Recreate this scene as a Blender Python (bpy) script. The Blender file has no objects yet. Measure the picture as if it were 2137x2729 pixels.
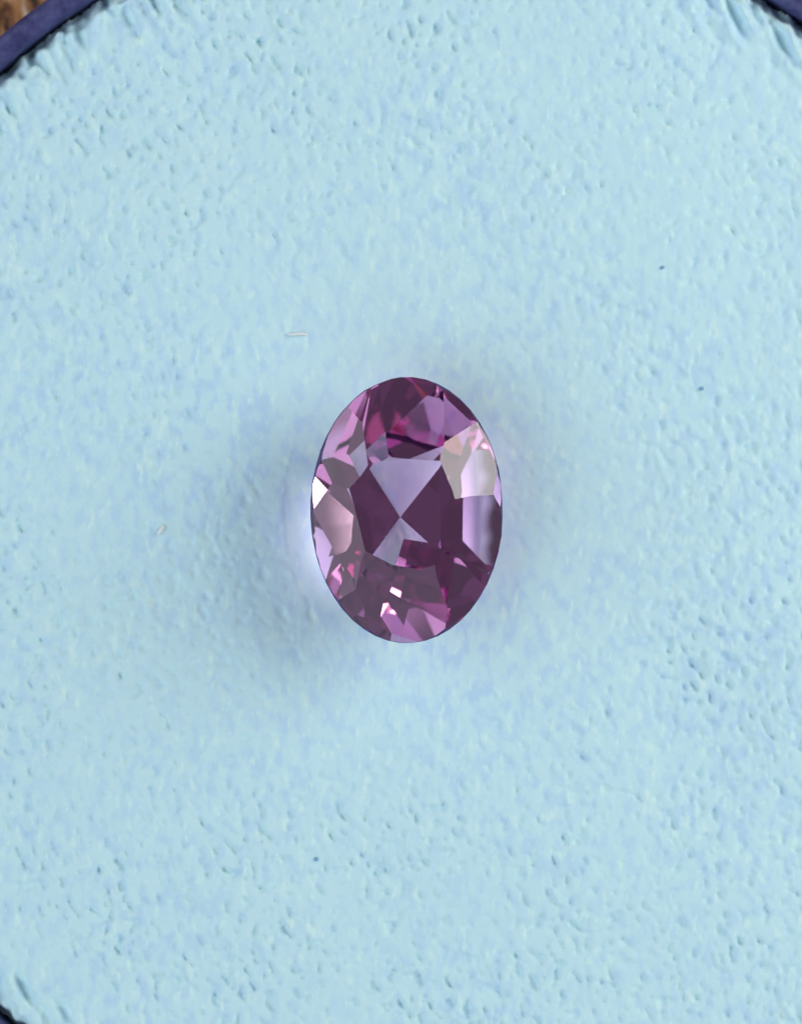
# Oval purple gemstone lying on the white foam of a small round gem jar, seen from straight above.
# 1 Blender unit = 1 mm.
import bpy, bmesh, math, random
import numpy as np
from mathutils import Vector, Matrix

scene = bpy.context.scene
C = scene.collection
R = math.radians
scene.unit_settings.system = 'METRIC'
scene.unit_settings.scale_length = 0.001
scene.unit_settings.length_unit = 'MILLIMETERS'

# ------------------------------------------------------------------ camera
H = 120.0                                   # lens height above the foam, mm
cam_d = bpy.data.cameras.new('camera')
cam = bpy.data.objects.new('camera', cam_d); C.objects.link(cam)
cam.location = (0, 0, H)
cam_d.sensor_fit = 'VERTICAL'
cam_d.sensor_height = 24.0
cam_d.lens = 24.0 * H / 27.29
cam_d.clip_start = 1.0
cam_d.clip_end = 5000.0
cam_d.dof.use_dof = True
cam_d.dof.focus_distance = H - 2.2
cam_d.dof.aperture_fstop = 0.045            # a lens opening of about 2.3 mm
scene.camera = cam

# ------------------------------------------------------------------ world and lamps
world = bpy.data.worlds.new('World'); scene.world = world
world.use_nodes = True
bg = world.node_tree.nodes['Background']
bg.inputs['Color'].default_value = (0.74, 0.76, 0.98, 1)
bg.inputs['Strength'].default_value = 0.105

def area_lamp(name, loc, target, sx, sy, radiance, color, roll=0.0):
    d = bpy.data.lights.new(name, 'AREA')
    d.shape = 'RECTANGLE'; d.size = sx; d.size_y = sy
    d.energy = radiance * math.pi * sx * sy
    d.color = color
    o = bpy.data.objects.new(name, d); C.objects.link(o)
    o.location = loc
    o.rotation_euler = (Vector(target) - Vector(loc)).to_track_quat('-Z', 'Y').to_euler()
    o.rotation_euler.rotate_axis('Z', roll)
    return o

def polar(az, el, d):
    return (d * math.cos(R(el)) * math.cos(R(az)), d * math.cos(R(el)) * math.sin(R(az)), d * math.sin(R(el)))
area_lamp('window_light', polar(20, 28.5, 150), (0, 0, 0), 110, 85, 6.2, (0.985, 0.985, 0.95))
area_lamp('west_fill_light', polar(180, 36, 250), (0, 0, 0), 380, 280, 1.55, (0.86, 0.91, 0.96))  # added fill from the left to lighten the stone's shadow, no known source
area_lamp('fill_light', polar(255, 40, 250), (0, 0, 0), 380, 280, 0.82, (0.74, 0.86, 1.0))
area_lamp('led_lamp', tuple(700 * Vector((0.061, -0.746, 0.62)).normalized()), (0, 0, 0), 12, 13, 45.0, (1.0, 0.97, 0.93))

scene.view_settings.view_transform = 'Standard'
scene.view_settings.look = 'None'
scene.view_settings.exposure = 0.0
scene.view_settings.gamma = 1.0
scene.view_settings.use_curve_mapping = False
cy = scene.cycles
cy.max_bounces = 24; cy.transmission_bounces = 24; cy.glossy_bounces = 24
cy.diffuse_bounces = 5; cy.transparent_max_bounces = 64; cy.volume_bounces = 0
cy.sample_clamp_indirect = 6.0
cy.caustics_reflective = True; cy.caustics_refractive = True
cy.blur_glossy = 0.0
cy.use_denoising = True
cy.sampling_pattern = 'TABULATED_SOBOL'

# ------------------------------------------------------------------ helpers
def new_mat(name):
    m = bpy.data.materials.new(name); m.use_nodes = True
    nt = m.node_tree
    return m, nt, nt.nodes['Principled BSDF'], nt.nodes['Material Output']

def mesh_obj(name, verts, faces, mat, parent=None, smooth=False):
    me = bpy.data.meshes.new(name)
    me.from_pydata([tuple(v) for v in verts], [], faces)
    me.validate(); me.update()
    if smooth:
        me.polygons.foreach_set('use_smooth', [True] * len(me.polygons))
    me.materials.append(mat)
    o = bpy.data.objects.new(name, me); C.objects.link(o)
    if parent: o.parent = parent
    return o

def tag(o, label=None, cat=None, kind=None):
    if label: o['label'] = label
    if cat: o['category'] = cat
    if kind: o['kind'] = kind
    return o

def lathe(profile, n, close=True):
    v = []; f = []
    m = len(profile)
    for i in range(n):
        a = 2 * math.pi * i / n
        c, s = math.cos(a), math.sin(a)
        v += [(r * c, r * s, z) for r, z in profile]
    for i in range(n):
        j = (i + 1) % n
        for k in range(m if close else m - 1):
            l = (k + 1) % m
            f.append((i * m + k, j * m + k, j * m + l, i * m + l))
    return v, f

# ------------------------------------------------------------------ the wooden table top below the jar
FX, FY, FR = 0.84, -0.85, 17.0            # foam disc
GROUND = -5.5
wood, nt, bs, out = new_mat('weathered_wood')
N = nt.nodes; L = nt.links
tc = N.new('ShaderNodeTexCoord')
mp = N.new('ShaderNodeMapping'); mp.inputs['Rotation'].default_value = (0, 0, R(-6)); mp.inputs['Scale'].default_value = (2.6, 0.75, 1)
L.new(tc.outputs['Object'], mp.inputs['Vector'])
n1 = N.new('ShaderNodeTexNoise'); n1.inputs['Scale'].default_value = 0.9; n1.inputs['Detail'].default_value = 6; n1.inputs['Roughness'].default_value = 0.62
n1.inputs['Distortion'].default_value = 0.8
L.new(mp.outputs[0], n1.inputs['Vector'])
cr = N.new('ShaderNodeValToRGB')
e = cr.color_ramp.elements
e[0].position = 0.38; e[0].color = (0.010, 0.006, 0.006, 1)
e[1].position = 0.64; e[1].color = (0.72, 0.60, 0.50, 1)
a = e.new(0.44); a.color = (0.16, 0.05, 0.012, 1)
a = e.new(0.53); a.color = (0.55, 0.25, 0.08, 1)
L.new(n1.outputs['Fac'], cr.inputs['Fac'])
L.new(cr.outputs[0], bs.inputs['Base Color'])
bs.inputs['Roughness'].default_value = 0.6
bm_ = N.new('ShaderNodeBump'); bm_.inputs['Strength'].default_value = 0.6; bm_.inputs['Distance'].default_value = 0.5
L.new(n1.outputs['Fac'], bm_.inputs['Height']); L.new(bm_.outputs[0], bs.inputs['Normal'])
S = 400
ground = mesh_obj('table_top', [(-S, -S, GROUND), (S, -S, GROUND), (S, S, GROUND), (-S, S, GROUND)], [(0, 1, 2, 3)], wood)
tag(ground, 'brown weathered wooden table top under the jar', kind='structure')

# ------------------------------------------------------------------ the round gem jar
plastic, nt, bs, out = new_mat('navy_plastic')
bs.inputs['Base Color'].default_value = (0.048, 0.052, 0.185, 1)
bs.inputs['Roughness'].default_value = 0.42
nz = nt.nodes.new('ShaderNodeTexNoise'); nz.inputs['Scale'].default_value = 2.5; nz.inputs['Detail'].default_value = 5
bp = nt.nodes.new('ShaderNodeBump'); bp.inputs['Strength'].default_value = 0.5; bp.inputs['Distance'].default_value = 0.15
tcj = nt.nodes.new('ShaderNodeTexCoord')
nt.links.new(tcj.outputs['Object'], nz.inputs['Vector'])
nt.links.new(nz.outputs['Fac'], bp.inputs['Height']); nt.links.new(bp.outputs[0], bs.inputs['Normal'])
jn = nt.nodes.new('ShaderNodeTexNoise'); jn.inputs['Scale'].default_value = 1.7; jn.inputs['Detail'].default_value = 7; jn.inputs['Roughness'].default_value = 0.7
jr = nt.nodes.new('ShaderNodeValToRGB')
jr.color_ramp.elements[0].position = 0.32; jr.color_ramp.elements[0].color = (0.022, 0.022, 0.105, 1)
jr.color_ramp.elements[1].position = 0.72; jr.color_ramp.elements[1].color = (0.090, 0.095, 0.25, 1)
nt.links.new(tcj.outputs['Object'], jn.inputs['Vector']); nt.links.new(jn.outputs['Fac'], jr.inputs['Fac']); nt.links.new(jr.outputs[0], bs.inputs['Base Color'])
jar = bpy.data.objects.new('gem_jar', None); C.objects.link(jar)
jar.location = (FX, FY, GROUND)
tag(jar, 'round dark navy plastic gem jar holding the white foam', 'jar')
zt = -GROUND + 0.15
rin = FR + 0.12
wall_prof = [(rin, 1.0), (rin, zt - 0.75), (rin - 0.0, zt - 0.25), (rin + 0.10, zt - 0.06), (rin + 0.26, zt), (rin + 0.46, zt),
             (rin + 0.60, zt - 0.06), (rin + 0.66, zt - 0.22), (rin + 0.66, zt - 2.2), (rin + 0.95, zt - 2.4), (rin + 0.95, 0.3), (rin + 0.7, 0.0), (rin, 0.0)]
v, f = lathe(wall_prof, 256)
mesh_obj('wall', v, f, plastic, jar, smooth=True)
v, f = lathe([(0.001, 0.05), (rin - 0.01, 0.05), (rin - 0.01, 1.0), (0.001, 1.0)], 128)
mesh_obj('base', v, f, plastic, jar)

# ------------------------------------------------------------------ gemstone: planes of the cut, then facets
# outline measured on the photograph (x right, y down), turned to mm on the girdle plane
ZG = 2.12                                    # girdle height above the foam
def P(cx, cy_, z=None):
    k = 1 - (2.35 if z is None else z) / H
    return np.array([(750 + cx * 0.38056 - 1068.5) * 0.01 * k, -(950 + cy_ * 0.38056 - 1364.5) * 0.01 * k])
PX = 0.0038056 * (1 - 2.35 / H)
GC = P(878, 1075)
GA, GB = 675 * PX, 932 * PX                  # half axes
# every flat of the cut: name, outward normal x y z, distance from the origin of the girdle plane
CUT = [
    ('girdle', 0.89253, 0.00591, 0.45095, 2.37851),
    ('girdle', 0.88850, 0.09080, 0.44981, 2.39156),
    ('girdle', 0.87616, 0.17629, 0.44863, 2.42177),
    ('girdle', 0.85483, 0.26289, 0.44740, 2.46910),
    ('girdle', 0.82331, 0.35092, 0.44610, 2.53329),
    ('girdle', 0.77994, 0.44035, 0.44474, 2.61349),
    ('girdle', 0.72253, 0.53050, 0.44330, 2.70768),
    ('girdle', 0.64859, 0.61979, 0.44181, 2.81196),
    ('girdle', 0.55568, 0.70524, 0.44029, 2.91959),
    ('girdle', 0.44220, 0.78225, 0.43879, 3.02031),
    ('girdle', 0.30851, 0.84469, 0.43741, 3.10072),
    ('girdle', 0.15812, 0.88583, 0.43623, 3.14644),
    ('girdle', -0.00184, 0.90025, 0.43536, 3.14643),
    ('girdle', -0.16180, 0.88583, 0.43488, 3.09741),
    ('girdle', -0.31219, 0.84469, 0.43478, 3.00559),
    ('girdle', -0.44589, 0.78225, 0.43504, 2.88421),
    ('girdle', -0.55938, 0.70524, 0.43558, 2.74870),
    ('girdle', -0.65230, 0.61979, 0.43632, 2.61260),
    ('girdle', -0.72625, 0.53050, 0.43718, 2.48565),
    ('girdle', -0.78367, 0.44035, 0.43813, 2.37385),
    ('girdle', -0.82705, 0.35092, 0.43913, 2.28037),
    ('girdle', -0.85857, 0.26289, 0.44016, 2.20652),
    ('girdle', -0.87992, 0.17629, 0.44121, 2.15264),
    ('girdle', -0.89227, 0.09080, 0.44229, 2.11865),
    ('girdle', -0.89631, 0.00591, 0.44339, 2.10436),
    ('girdle', -0.89227, -0.07899, 0.44453, 2.10967),
    ('girdle', -0.87994, -0.16448, 0.44571, 2.13461),
    ('girdle', -0.85860, -0.25108, 0.44695, 2.17931),
    ('girdle', -0.82709, -0.33911, 0.44824, 2.24384),
    ('girdle', -0.78372, -0.42854, 0.44961, 2.32786),
    ('girdle', -0.72631, -0.51869, 0.45104, 2.43011),
    ('girdle', -0.65237, -0.60797, 0.45253, 2.54761),
    ('girdle', -0.55946, -0.69343, 0.45405, 2.67467),
    ('girdle', -0.44598, -0.77044, 0.45555, 2.80202),
    ('girdle', -0.31228, -0.83288, 0.45694, 2.91679),
    ('girdle', -0.16190, -0.87402, 0.45811, 3.00426),
    ('girdle', -0.00194, -0.88844, 0.45898, 3.05175),
    ('girdle', 0.15803, -0.87402, 0.45947, 3.05329),
    ('girdle', 0.30841, -0.83288, 0.45956, 3.01192),
    ('girdle', 0.44211, -0.77044, 0.45930, 2.93813),
    ('girdle', 0.55560, -0.69343, 0.45876, 2.84556),
    ('girdle', 0.64852, -0.60797, 0.45802, 2.74698),
    ('girdle', 0.72247, -0.51869, 0.45716, 2.65215),
    ('girdle', 0.77989, -0.42854, 0.45621, 2.56749),
    ('girdle', 0.82328, -0.33911, 0.45521, 2.49677),
    ('girdle', 0.85480, -0.25108, 0.45418, 2.44190),
    ('girdle', 0.87614, -0.16448, 0.45313, 2.40373),
    ('girdle', 0.88849, -0.07899, 0.45205, 2.38258),
    ('table_facet', -0.00422, 0.01320, 0.99990, 0.95047),
    ('crown_main_facet', 0.01755, 0.38344, 0.92340, 1.39274),
    ('crown_main_facet', 0.40278, 0.40104, 0.82276, 1.78223),
    ('crown_main_facet', 0.54383, -0.10906, 0.83208, 1.51783),
    ('crown_main_facet', 0.47513, -0.26528, 0.83897, 1.71842),
    ('crown_main_facet', -0.09526, -0.39847, 0.91222, 1.49748),
    ('crown_main_facet', -0.47111, -0.20311, 0.85837, 1.46606),
    ('crown_main_facet', -0.60536, -0.09539, 0.79022, 1.46237),
    ('crown_main_facet', -0.35576, 0.44008, 0.82448, 1.70484),
    ('star_facet', -0.02329, 0.27933, 0.95991, 1.27516),
    ('star_facet', 0.49960, 0.15668, 0.85197, 1.56277),
    ('star_facet', 0.33550, -0.03502, 0.94139, 1.35461),
    ('star_facet', 0.09346, -0.34626, 0.93347, 1.46829),
    ('star_facet', -0.18920, -0.34973, 0.91755, 1.40988),
    ('star_facet', -0.53377, -0.11924, 0.83718, 1.41896),
    ('star_facet', -0.18042, 0.04749, 0.98244, 1.14784),
    ('star_facet', -0.00570, 0.43272, 0.90151, 1.43525),
    ('upper_girdle_facet', 0.76362, 0.11526, 0.63530, 2.08847),
    ('upper_girdle_facet', 0.51575, 0.22922, 0.82551, 1.60025),
    ('upper_girdle_facet', 0.45251, 0.52841, 0.71835, 2.23500),
    ('upper_girdle_facet', 0.10765, 0.52454, 0.84455, 1.84970),
    ('upper_girdle_facet', -0.12027, 0.41640, 0.90119, 1.44023),
    ('upper_girdle_facet', -0.41004, 0.52507, 0.74577, 2.02372),
    ('upper_girdle_facet', -0.47646, 0.32705, 0.81610, 1.54589),
    ('upper_girdle_facet', -0.74493, 0.09214, 0.66075, 1.78040),
    ('upper_girdle_facet', -0.60368, -0.10451, 0.79035, 1.46283),
    ('upper_girdle_facet', -0.56922, -0.22243, 0.79153, 1.53587),
    ('upper_girdle_facet', -0.43152, -0.43756, 0.78888, 1.80503),
    ('upper_girdle_facet', -0.07774, -0.41718, 0.90549, 1.46580),
    ('upper_girdle_facet', 0.02997, -0.44185, 0.89659, 1.54500),
    ('upper_girdle_facet', 0.48923, -0.43342, 0.75683, 2.02290),
    ('upper_girdle_facet', 0.48573, -0.24606, 0.83876, 1.58262),
    ('upper_girdle_facet', 0.54151, -0.11922, 0.83220, 1.51122),
    ('pavilion_facet', 0.12521, 0.48846, -0.86356, 2.24970),
    ('pavilion_facet', 0.63739, 0.02084, -0.77026, 2.06208),
    ('pavilion_facet', 0.44219, -0.26838, -0.85583, 2.34093),
    ('pavilion_facet', -0.39344, -0.38846, -0.83325, 2.31290),
    ('pavilion_facet', -0.68209, -0.08862, -0.72588, 1.98187),
    ('pavilion_facet', 0.75293, 0.02132, -0.65776, 1.97666),
    ('pavilion_facet', 0.26297, 0.57282, -0.77636, 2.59370),
    ('pavilion_facet', -0.33217, 0.27470, -0.90233, 2.59680),
    ('pavilion_facet', -0.40982, 0.29523, -0.86307, 2.85945),
    ('pavilion_facet', -0.28661, -0.61443, -0.73507, 2.58749),
    ('pavilion_facet', -0.56595, -0.48672, -0.66544, 2.28231),
    ('pavilion_facet', 0.34334, -0.55666, -0.75647, 2.29785),
    ('pavilion_facet', 0.53170, -0.22556, -0.81634, 2.60252),
    ('lower_girdle_facet', 0.87413, 0.23164, -0.42689, 2.50466),
    ('lower_girdle_facet', 0.85800, 0.24896, -0.44929, 2.47479),
    ('lower_girdle_facet', 0.51144, 0.69748, -0.50195, 2.91312),
    ('lower_girdle_facet', 0.20467, 0.77562, -0.59709, 2.90250),
    ('lower_girdle_facet', -0.16142, 0.65032, -0.74231, 2.41498),
    ('lower_girdle_facet', -0.36357, 0.84085, -0.40098, 3.05739),
    ('lower_girdle_facet', -0.57337, 0.56132, -0.59680, 2.40117),
    ('lower_girdle_facet', -0.93858, 0.21539, -0.26958, 2.36348),
    ('lower_girdle_facet', -0.77644, -0.26920, -0.56980, 2.03706),
    ('lower_girdle_facet', -0.85925, -0.19462, -0.47309, 2.12445),
    ('lower_girdle_facet', -0.38813, -0.74701, -0.53976, 2.65497),
    ('lower_girdle_facet', 0.01775, -0.83372, -0.55190, 2.83144),
    ('lower_girdle_facet', 0.19054, -0.67995, -0.70807, 2.44401),
    ('lower_girdle_facet', 0.55490, -0.71033, -0.43302, 2.90277),
    ('lower_girdle_facet', 0.87657, -0.15646, -0.45514, 2.38989),
    ('lower_girdle_facet', 0.83452, -0.03394, -0.54993, 2.25513)]
planes = []
for kind, *c in CUT:
    n = np.array(c[:3]); d = c[3]
    if kind in ('upper_girdle_facet', 'lower_girdle_facet', 'crown_main_facet'):   # keep the outline a smooth oval
        t = np.linspace(0, 2 * math.pi, 181)
        d = max(d, float((n[0] * (GC[0] + 0.998 * GA * np.cos(t)) + n[1] * (GC[1] + 0.998 * GB * np.sin(t)) + n[2] * -0.035).max()))
    planes.append((n, d, kind))
    if kind == 'girdle':                     # upright lower half of the girdle
        u = n[:2] / np.linalg.norm(n[:2])
        planes.append((np.array([u[0], u[1], 0.0]), float(u @ GC) + math.hypot(GA * u[0], GB * u[1]) + 0.004, kind))

def clip(poly, n, d):
    r = []
    for i in range(len(poly)):
        a, b = poly[i], poly[(i + 1) % len(poly)]
        da, db = n @ a - d, n @ b - d
        if da <= 1e-9: r.append(a)
        if (da < -1e-9 and db > 1e-9) or (da > 1e-9 and db < -1e-9):
            r.append(a + (b - a) * (da / (da - db)))
    return r
def solid(planes, inset=0.0):
    res = []
    pl = [(n, d - inset, k) for n, d, k in planes]
    for i, (n, d, kind) in enumerate(pl):
        u = np.cross(n, [0, 0, 1.0]) if abs(n[2]) < 0.9 else np.cross(n, [1.0, 0, 0])
        u /= np.linalg.norm(u); w = np.cross(n, u)
        o = n * d
        poly = [o + 60 * (a * u + b * w) for a, b in ((-1, -1), (1, -1), (1, 1), (-1, 1))]
        for j, (n2, d2, _) in enumerate(pl):
            if j != i:
                poly = clip(poly, n2, d2)
                if len(poly) < 3: break
        if len(poly) >= 3:
            q = []
            for p_ in poly:
                if not q or np.linalg.norm(p_ - q[-1]) > 1e-5: q.append(p_)
            if len(q) > 2 and np.linalg.norm(q[0] - q[-1]) < 1e-5: q.pop()
            if len(q) >= 3: res.append((kind, q))
    return res

IOR = 1.591
glass, nt, bs, out = new_mat('gem_surface')
nt.nodes.remove(bs)
gl = nt.nodes.new('ShaderNodeBsdfGlass'); gl.inputs['IOR'].default_value = IOR; gl.inputs['Roughness'].default_value = 0.0
gl.inputs['Color'].default_value = (1, 1, 1, 1)
nt.links.new(gl.outputs[0], out.inputs['Surface'])
inner, nt, bs, out = new_mat('gem_body_colour')
nt.nodes.remove(bs)
ab = nt.nodes.new('ShaderNodeVolumeAbsorption')
ab.inputs['Color'].default_value = (0.87, 0.03, 0.60, 1); ab.inputs['Density'].default_value = 0.15
nt.links.new(ab.outputs[0], out.inputs['Volume'])

dark_edge, nt, bs, out = new_mat('dark_girdle')  # dark outline round the stone put into the rough girdle's colour
bs.inputs['Base Color'].default_value = (0.035, 0.016, 0.13, 1); bs.inputs['Roughness'].default_value = 0.55
gn = nt.nodes.new('ShaderNodeTexNoise'); gn.inputs['Scale'].default_value = 3.0; gn.inputs['Detail'].default_value = 4
gr = nt.nodes.new('ShaderNodeValToRGB'); gr.color_ramp.elements[0].color = (0.022, 0.012, 0.11, 1); gr.color_ramp.elements[1].color = (0.11, 0.045, 0.20, 1)
gr.color_ramp.elements[0].position = 0.4; gr.color_ramp.elements[1].position = 0.68
gt = nt.nodes.new('ShaderNodeTexCoord')
nt.links.new(gt.outputs['Object'], gn.inputs['Vector']); nt.links.new(gn.outputs['Fac'], gr.inputs['Fac']); nt.links.new(gr.outputs[0], bs.inputs['Base Color'])

gem = bpy.data.objects.new('gemstone', None); C.objects.link(gem)
gem.location = (0, 0, ZG)
tag(gem, 'oval faceted purple gemstone lying on the white foam', 'gemstone')
facets = solid(planes)
for kind, q in facets:
    mesh_obj('girdle_facet' if kind == 'girdle' else kind, q, [tuple(range(len(q)))], dark_edge if kind == 'girdle' else glass, gem)
bv, bf = [], []
for kind, q in solid(planes, 0.004):
    b = len(bv); bv += q; bf.append(tuple(range(b, b + len(q))))
body = mesh_obj('stone_interior', bv, bf, inner, gem)
bmm = bmesh.new(); bmm.from_mesh(body.data); bmesh.ops.remove_doubles(bmm, verts=bmm.verts, dist=1e-4)
bmm.to_mesh(body.data); bmm.free()

CUL = P(830, 1121)                           # tip of the stone

# ------------------------------------------------------------------ foam insert
rng = np.random.default_rng(7)
NG = 640
half = FR + 0.15
step = 2 * half / (NG - 1)
xs = np.linspace(-half, half, NG)
X, Y = np.meshgrid(xs, xs)
fx = np.fft.fftfreq(NG, step)
KX, KY = np.meshgrid(fx, fx)
ang = R(-62)                                 # grain of the foam runs down to the right
KU = KX * math.cos(ang) + KY * math.sin(ang)
KV = -KX * math.sin(ang) + KY * math.cos(ang)
def noise(lu, lv, band=True):
    w = np.fft.fft2(rng.standard_normal((NG, NG)))
    q = (KU * lu) ** 2 + (KV * lv) ** 2
    flt = (q * np.exp(-q)) if band else np.exp(-q)
    r = np.real(np.fft.ifft2(w * flt))
    return r / r.std()
def sstep(a, b, x):
    t = np.clip((x - a) / (b - a), 0, 1); return t * t * (3 - 2 * t)
big = noise(4.0, 3.0, False)
n_pore = noise(0.66, 0.52)
n_pore2 = noise(0.44, 0.36)
n_ridge = noise(1.8, 0.62)
n_fine = noise(0.30, 0.22)
n_wide = noise(1.5, 1.1)
WX, WY = X + FX, Y + FY
rr = np.hypot(X, Y)
# pressed smoother round the stone, more open texture near the top left and the bottom
wear = sstep(4.0, 9.5, np.hypot((WX - 0.2) / 0.95, WY / 1.1))
wear = 0.24 + 0.84 * wear
wear *= 1 - 0.30 * sstep(0, 9, WX) * sstep(-6, 4, WY)
wear *= np.clip(1 + 0.25 * big, 0.4, 1.5)
h = 0.10 * noise(6, 5, False) * 0.5
h += wear * (-0.075 * sstep(0.4, 2.4, n_pore) - 0.05 * sstep(0.7, 2.4, n_pore2) - 0.03 * sstep(0.4, 2.4, n_wide) + 0.035 * sstep(0.6, 2.6, n_ridge))
# crushed, ribbed edge
th = np.arctan2(Y, X)
edge = sstep(FR - 1.9, FR - 0.3, rr)
h += edge * 0.10 * n_ridge - 0.9 * sstep(FR - 0.38 + 0.10 * n_pore, FR + 0.12, rr)
# hollow under the stone
ex = np.hypot((WX - GC[0]) / GA, (WY - GC[1]) / GB)
low = max((d - n[0] * CUL[0] - n[1] * CUL[1]) / n[2] for n, d, kind in planes if n[2] < -1e-6) + ZG
press = low - 0.03 + 0.55 * np.hypot((WX - CUL[0]) / GA, (WY - CUL[1]) / GB)   # shallow bowl the tip rests in
k_ = 0.12
hm = np.clip(0.5 + 0.5 * (press - h) / k_, 0, 1)
h = np.where(ex < 1.3, press * (1 - hm) + h * hm - k_ * hm * (1 - hm), h)
keep = rr < FR + 0.1
idx = -np.ones(NG * NG, int)
flat = keep.ravel(); idx[flat] = np.arange(flat.sum())
co = np.stack([X.ravel(), Y.ravel(), h.ravel()], 1)[flat]
I = np.arange(NG * NG).reshape(NG, NG)
quads = np.stack([I[:-1, :-1], I[:-1, 1:], I[1:, 1:], I[1:, :-1]], -1).reshape(-1, 4)
quads = idx[quads]; quads = quads[(quads >= 0).all(1)]
me = bpy.data.meshes.new('top_surface')
me.vertices.add(len(co)); me.vertices.foreach_set('co', co.ravel())
me.loops.add(quads.size); me.loops.foreach_set('vertex_index', quads.ravel().astype(np.int32))
me.polygons.add(len(quads)); me.polygons.foreach_set('loop_start', np.arange(0, quads.size, 4, dtype=np.int32))
me.update(calc_edges=True); me.validate()
me.polygons.foreach_set('use_smooth', np.ones(len(quads), bool))

foam, nt, bs, out = new_mat('white_foam')
N = nt.nodes; L = nt.links
bs.inputs['Roughness'].default_value = 0.95
bs.inputs['Specular IOR Level'].default_value = 0.15
tc = N.new('ShaderNodeTexCoord')
nz = N.new('ShaderNodeTexNoise'); nz.inputs['Scale'].default_value = 7.0; nz.inputs['Detail'].default_value = 5; nz.inputs['Roughness'].default_value = 0.6
L.new(tc.outputs['Object'], nz.inputs['Vector'])
bp = N.new('ShaderNodeBump'); bp.inputs['Strength'].default_value = 0.15; bp.inputs['Distance'].default_value = 0.03
L.new(nz.outputs['Fac'], bp.inputs['Height']); L.new(bp.outputs[0], bs.inputs['Normal'])
# faint uneven tint of the foam cells; bluer spots painted in for shaded pores
mp = N.new('ShaderNodeMapping'); mp.inputs['Rotation'].default_value = (0, 0, R(28)); mp.inputs['Scale'].default_value = (1.0, 0.6, 1)
L.new(tc.outputs['Object'], mp.inputs['Vector'])
nm = N.new('ShaderNodeTexNoise'); nm.inputs['Scale'].default_value = 3.1; nm.inputs['Detail'].default_value = 2; nm.inputs['Roughness'].default_value = 0.5
L.new(mp.outputs[0], nm.inputs['Vector'])
rp = N.new('ShaderNodeValToRGB'); rp.color_ramp.elements[0].position = 0.36; rp.color_ramp.elements[1].position = 0.54
rp.color_ramp.elements[0].color = (1, 1, 1, 1); rp.color_ramp.elements[1].color = (0, 0, 0, 1)
L.new(nm.outputs['Fac'], rp.inputs['Fac'])
nl = N.new('ShaderNodeTexNoise'); nl.inputs['Scale'].default_value = 0.16; nl.inputs['Detail'].default_value = 2
L.new(tc.outputs['Object'], nl.inputs['Vector'])
rl = N.new('ShaderNodeMapRange'); rl.inputs['From Min'].default_value = 0.35; rl.inputs['From Max'].default_value = 0.65; rl.inputs['To Min'].default_value = 0.35; rl.inputs['To Max'].default_value = 1.0
L.new(nl.outputs['Fac'], rl.inputs['Value'])
mu = N.new('ShaderNodeMath'); mu.operation = 'MULTIPLY'
L.new(rp.outputs[0], mu.inputs[0]); L.new(rl.outputs[0], mu.inputs[1])
mx = N.new('ShaderNodeMix'); mx.data_type = 'RGBA'
mx.inputs[6].default_value = (0.57, 0.815, 0.86, 1); mx.inputs[7].default_value = (0.49, 0.71, 0.87, 1)
L.new(mu.outputs[0], mx.inputs[0])
mp2 = N.new('ShaderNodeMapping'); mp2.inputs['Location'].default_value = (7.3, 2.1, 0); mp2.inputs['Rotation'].default_value = (0, 0, R(28)); mp2.inputs['Scale'].default_value = (1.0, 0.42, 1)
L.new(tc.outputs['Object'], mp2.inputs['Vector'])
nf = N.new('ShaderNodeTexNoise'); nf.inputs['Scale'].default_value = 4.2; nf.inputs['Detail'].default_value = 3; nf.inputs['Roughness'].default_value = 0.55
L.new(mp2.outputs[0], nf.inputs['Vector'])
rf = N.new('ShaderNodeMapRange'); rf.interpolation_type = 'SMOOTHSTEP'; rf.inputs['From Min'].default_value = 0.55; rf.inputs['From Max'].default_value = 0.72
L.new(nf.outputs['Fac'], rf.inputs['Value'])
mx2 = N.new('ShaderNodeMix'); mx2.data_type = 'RGBA'; mx2.inputs[7].default_value = (0.645, 0.88, 0.86, 1)
L.new(rf.outputs[0], mx2.inputs[0]); L.new(mx.outputs[2], mx2.inputs[6]); L.new(mx2.outputs[2], bs.inputs['Base Color'])
insert = bpy.data.objects.new('foam_insert', None); C.objects.link(insert)
insert.location = (FX, FY, 0)
tag(insert, 'white porous foam pad filling the round jar', 'foam pad')
me.materials.append(foam)
top = bpy.data.objects.new('top_surface', me); C.objects.link(top); top.parent = insert
v, f = lathe([(0.001, GROUND + 1.05), (FR, GROUND + 1.05), (FR, -1.1), (0.001, -1.8)], 128)
mesh_obj('pad_body', v, f, foam, insert)

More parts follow.
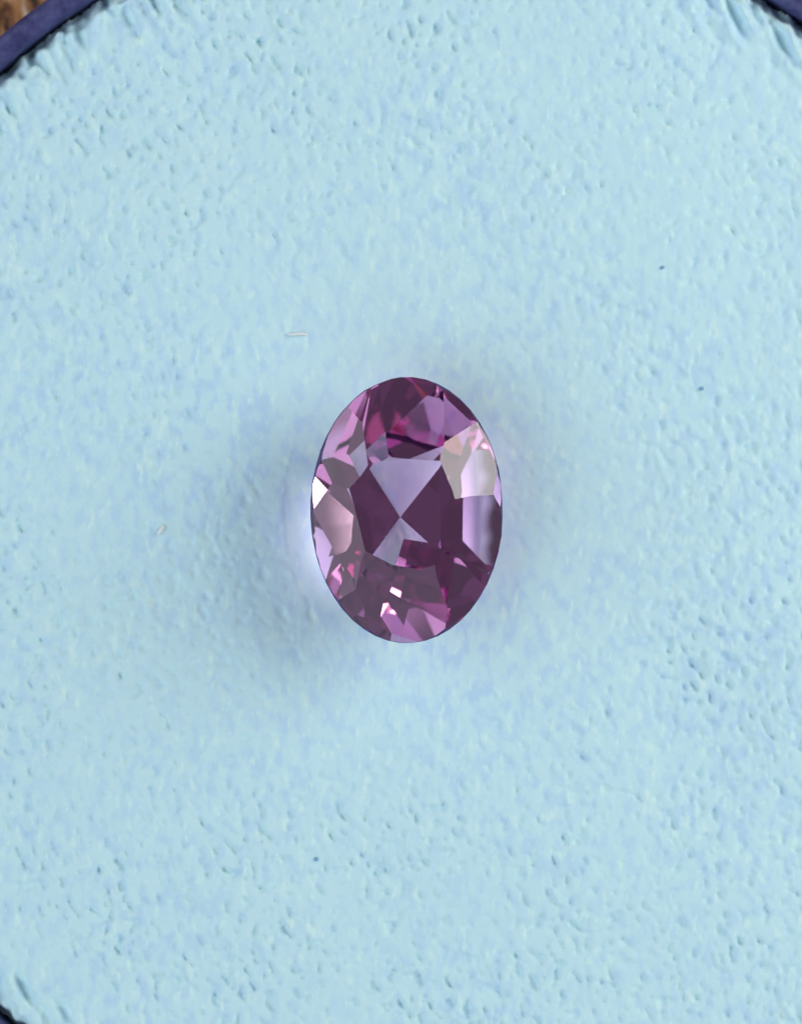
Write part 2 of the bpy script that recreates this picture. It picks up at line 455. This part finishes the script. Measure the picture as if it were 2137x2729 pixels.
# ------------------------------------------------------------------ lint and dust on the foam
lint_m, nt, bs, out = new_mat('white_lint')
bs.inputs['Base Color'].default_value = (0.82, 0.86, 0.84, 1); bs.inputs['Roughness'].default_value = 0.8
dust_m, nt, bs, out = new_mat('blue_dust')
bs.inputs['Base Color'].default_value = (0.17, 0.38, 0.55, 1); bs.inputs['Roughness'].default_value = 0.7
def height_at(x, y):
    i = int(round((y - FY + half) / step)); j = int(round((x - FX + half) / step))
    return float(h[i, j])
def src(px, py): return ((px - 1068.5) * 0.01, -(py - 1364.5) * 0.01)
def lint(px, py, heading, ln, rad, bend, label):
    x, y = src(px, py); z0 = height_at(x, y)
    fv, ff = [], []; K = 9; Q = 6
    cx_, cy_, d = 0.0, 0.0, heading
    for k in range(K):
        t = k / (K - 1); d = heading + bend * math.sin(3.0 * t)
        if k: cx_ += math.cos(d) * ln / (K - 1); cy_ += math.sin(d) * ln / (K - 1)
        zz = max(height_at(x + cx_, y + cy_), z0 - 0.02) - z0 + rad * 0.7 + 0.03 * math.sin(math.pi * t)
        r_ = rad * (0.3 + 0.7 * math.sin(math.pi * (0.1 + 0.8 * t)))
        for q in range(Q):
            u = 2 * math.pi * q / Q
            fv.append((cx_ - math.sin(d) * r_ * math.cos(u), cy_ + math.cos(d) * r_ * math.cos(u), zz + r_ * math.sin(u)))
    for k in range(K - 1):
        for q in range(Q):
            A, B = k * Q + q, k * Q + (q + 1) % Q
            ff.append((A, A + Q, B + Q, B))
    ff.append(tuple(range(Q))); ff.append(tuple(reversed(range((K - 1) * Q, K * Q))))
    o = mesh_obj('lint_fibre', fv, ff, lint_m, smooth=True)
    o.location = (x, y, z0)
    o['group'] = 'loose fibres and dust on the foam'
    return tag(o, label, 'lint')
lint(766, 890, R(-22), 0.55, 0.04, 0.5, 'short white lint fibre on the foam above and left of the gemstone')
lint(421, 1424, R(35), 0.30, 0.055, 0.4, 'stubby white lint fibre on the foam far left of the gemstone')
random.seed(5)
def speck(px, py, r, label):
    x, y = src(px, py)
    bmx = bmesh.new(); bmesh.ops.create_icosphere(bmx, subdivisions=2, radius=r)
    for v_ in bmx.verts: v_.co *= random.uniform(0.75, 1.2); v_.co.z *= 0.5; v_.co.x *= 1.2
    me_ = bpy.data.meshes.new('dust_speck'); bmx.to_mesh(me_); bmx.free(); me_.materials.append(dust_m)
    o = bpy.data.objects.new('dust_speck', me_); C.objects.link(o)
    o.location = (x, y, height_at(x, y) + r * 0.25); o['group'] = 'loose fibres and dust on the foam'
    return tag(o, label, 'dust')
speck(1868, 1036, 0.055, 'dark blue dust speck on the foam right of the gemstone')
speck(1763, 714, 0.05, 'blue dust speck on the foam upper right, farthest above the gemstone')
speck(842, 2290, 0.055, 'blue dust speck on the foam below the gemstone')
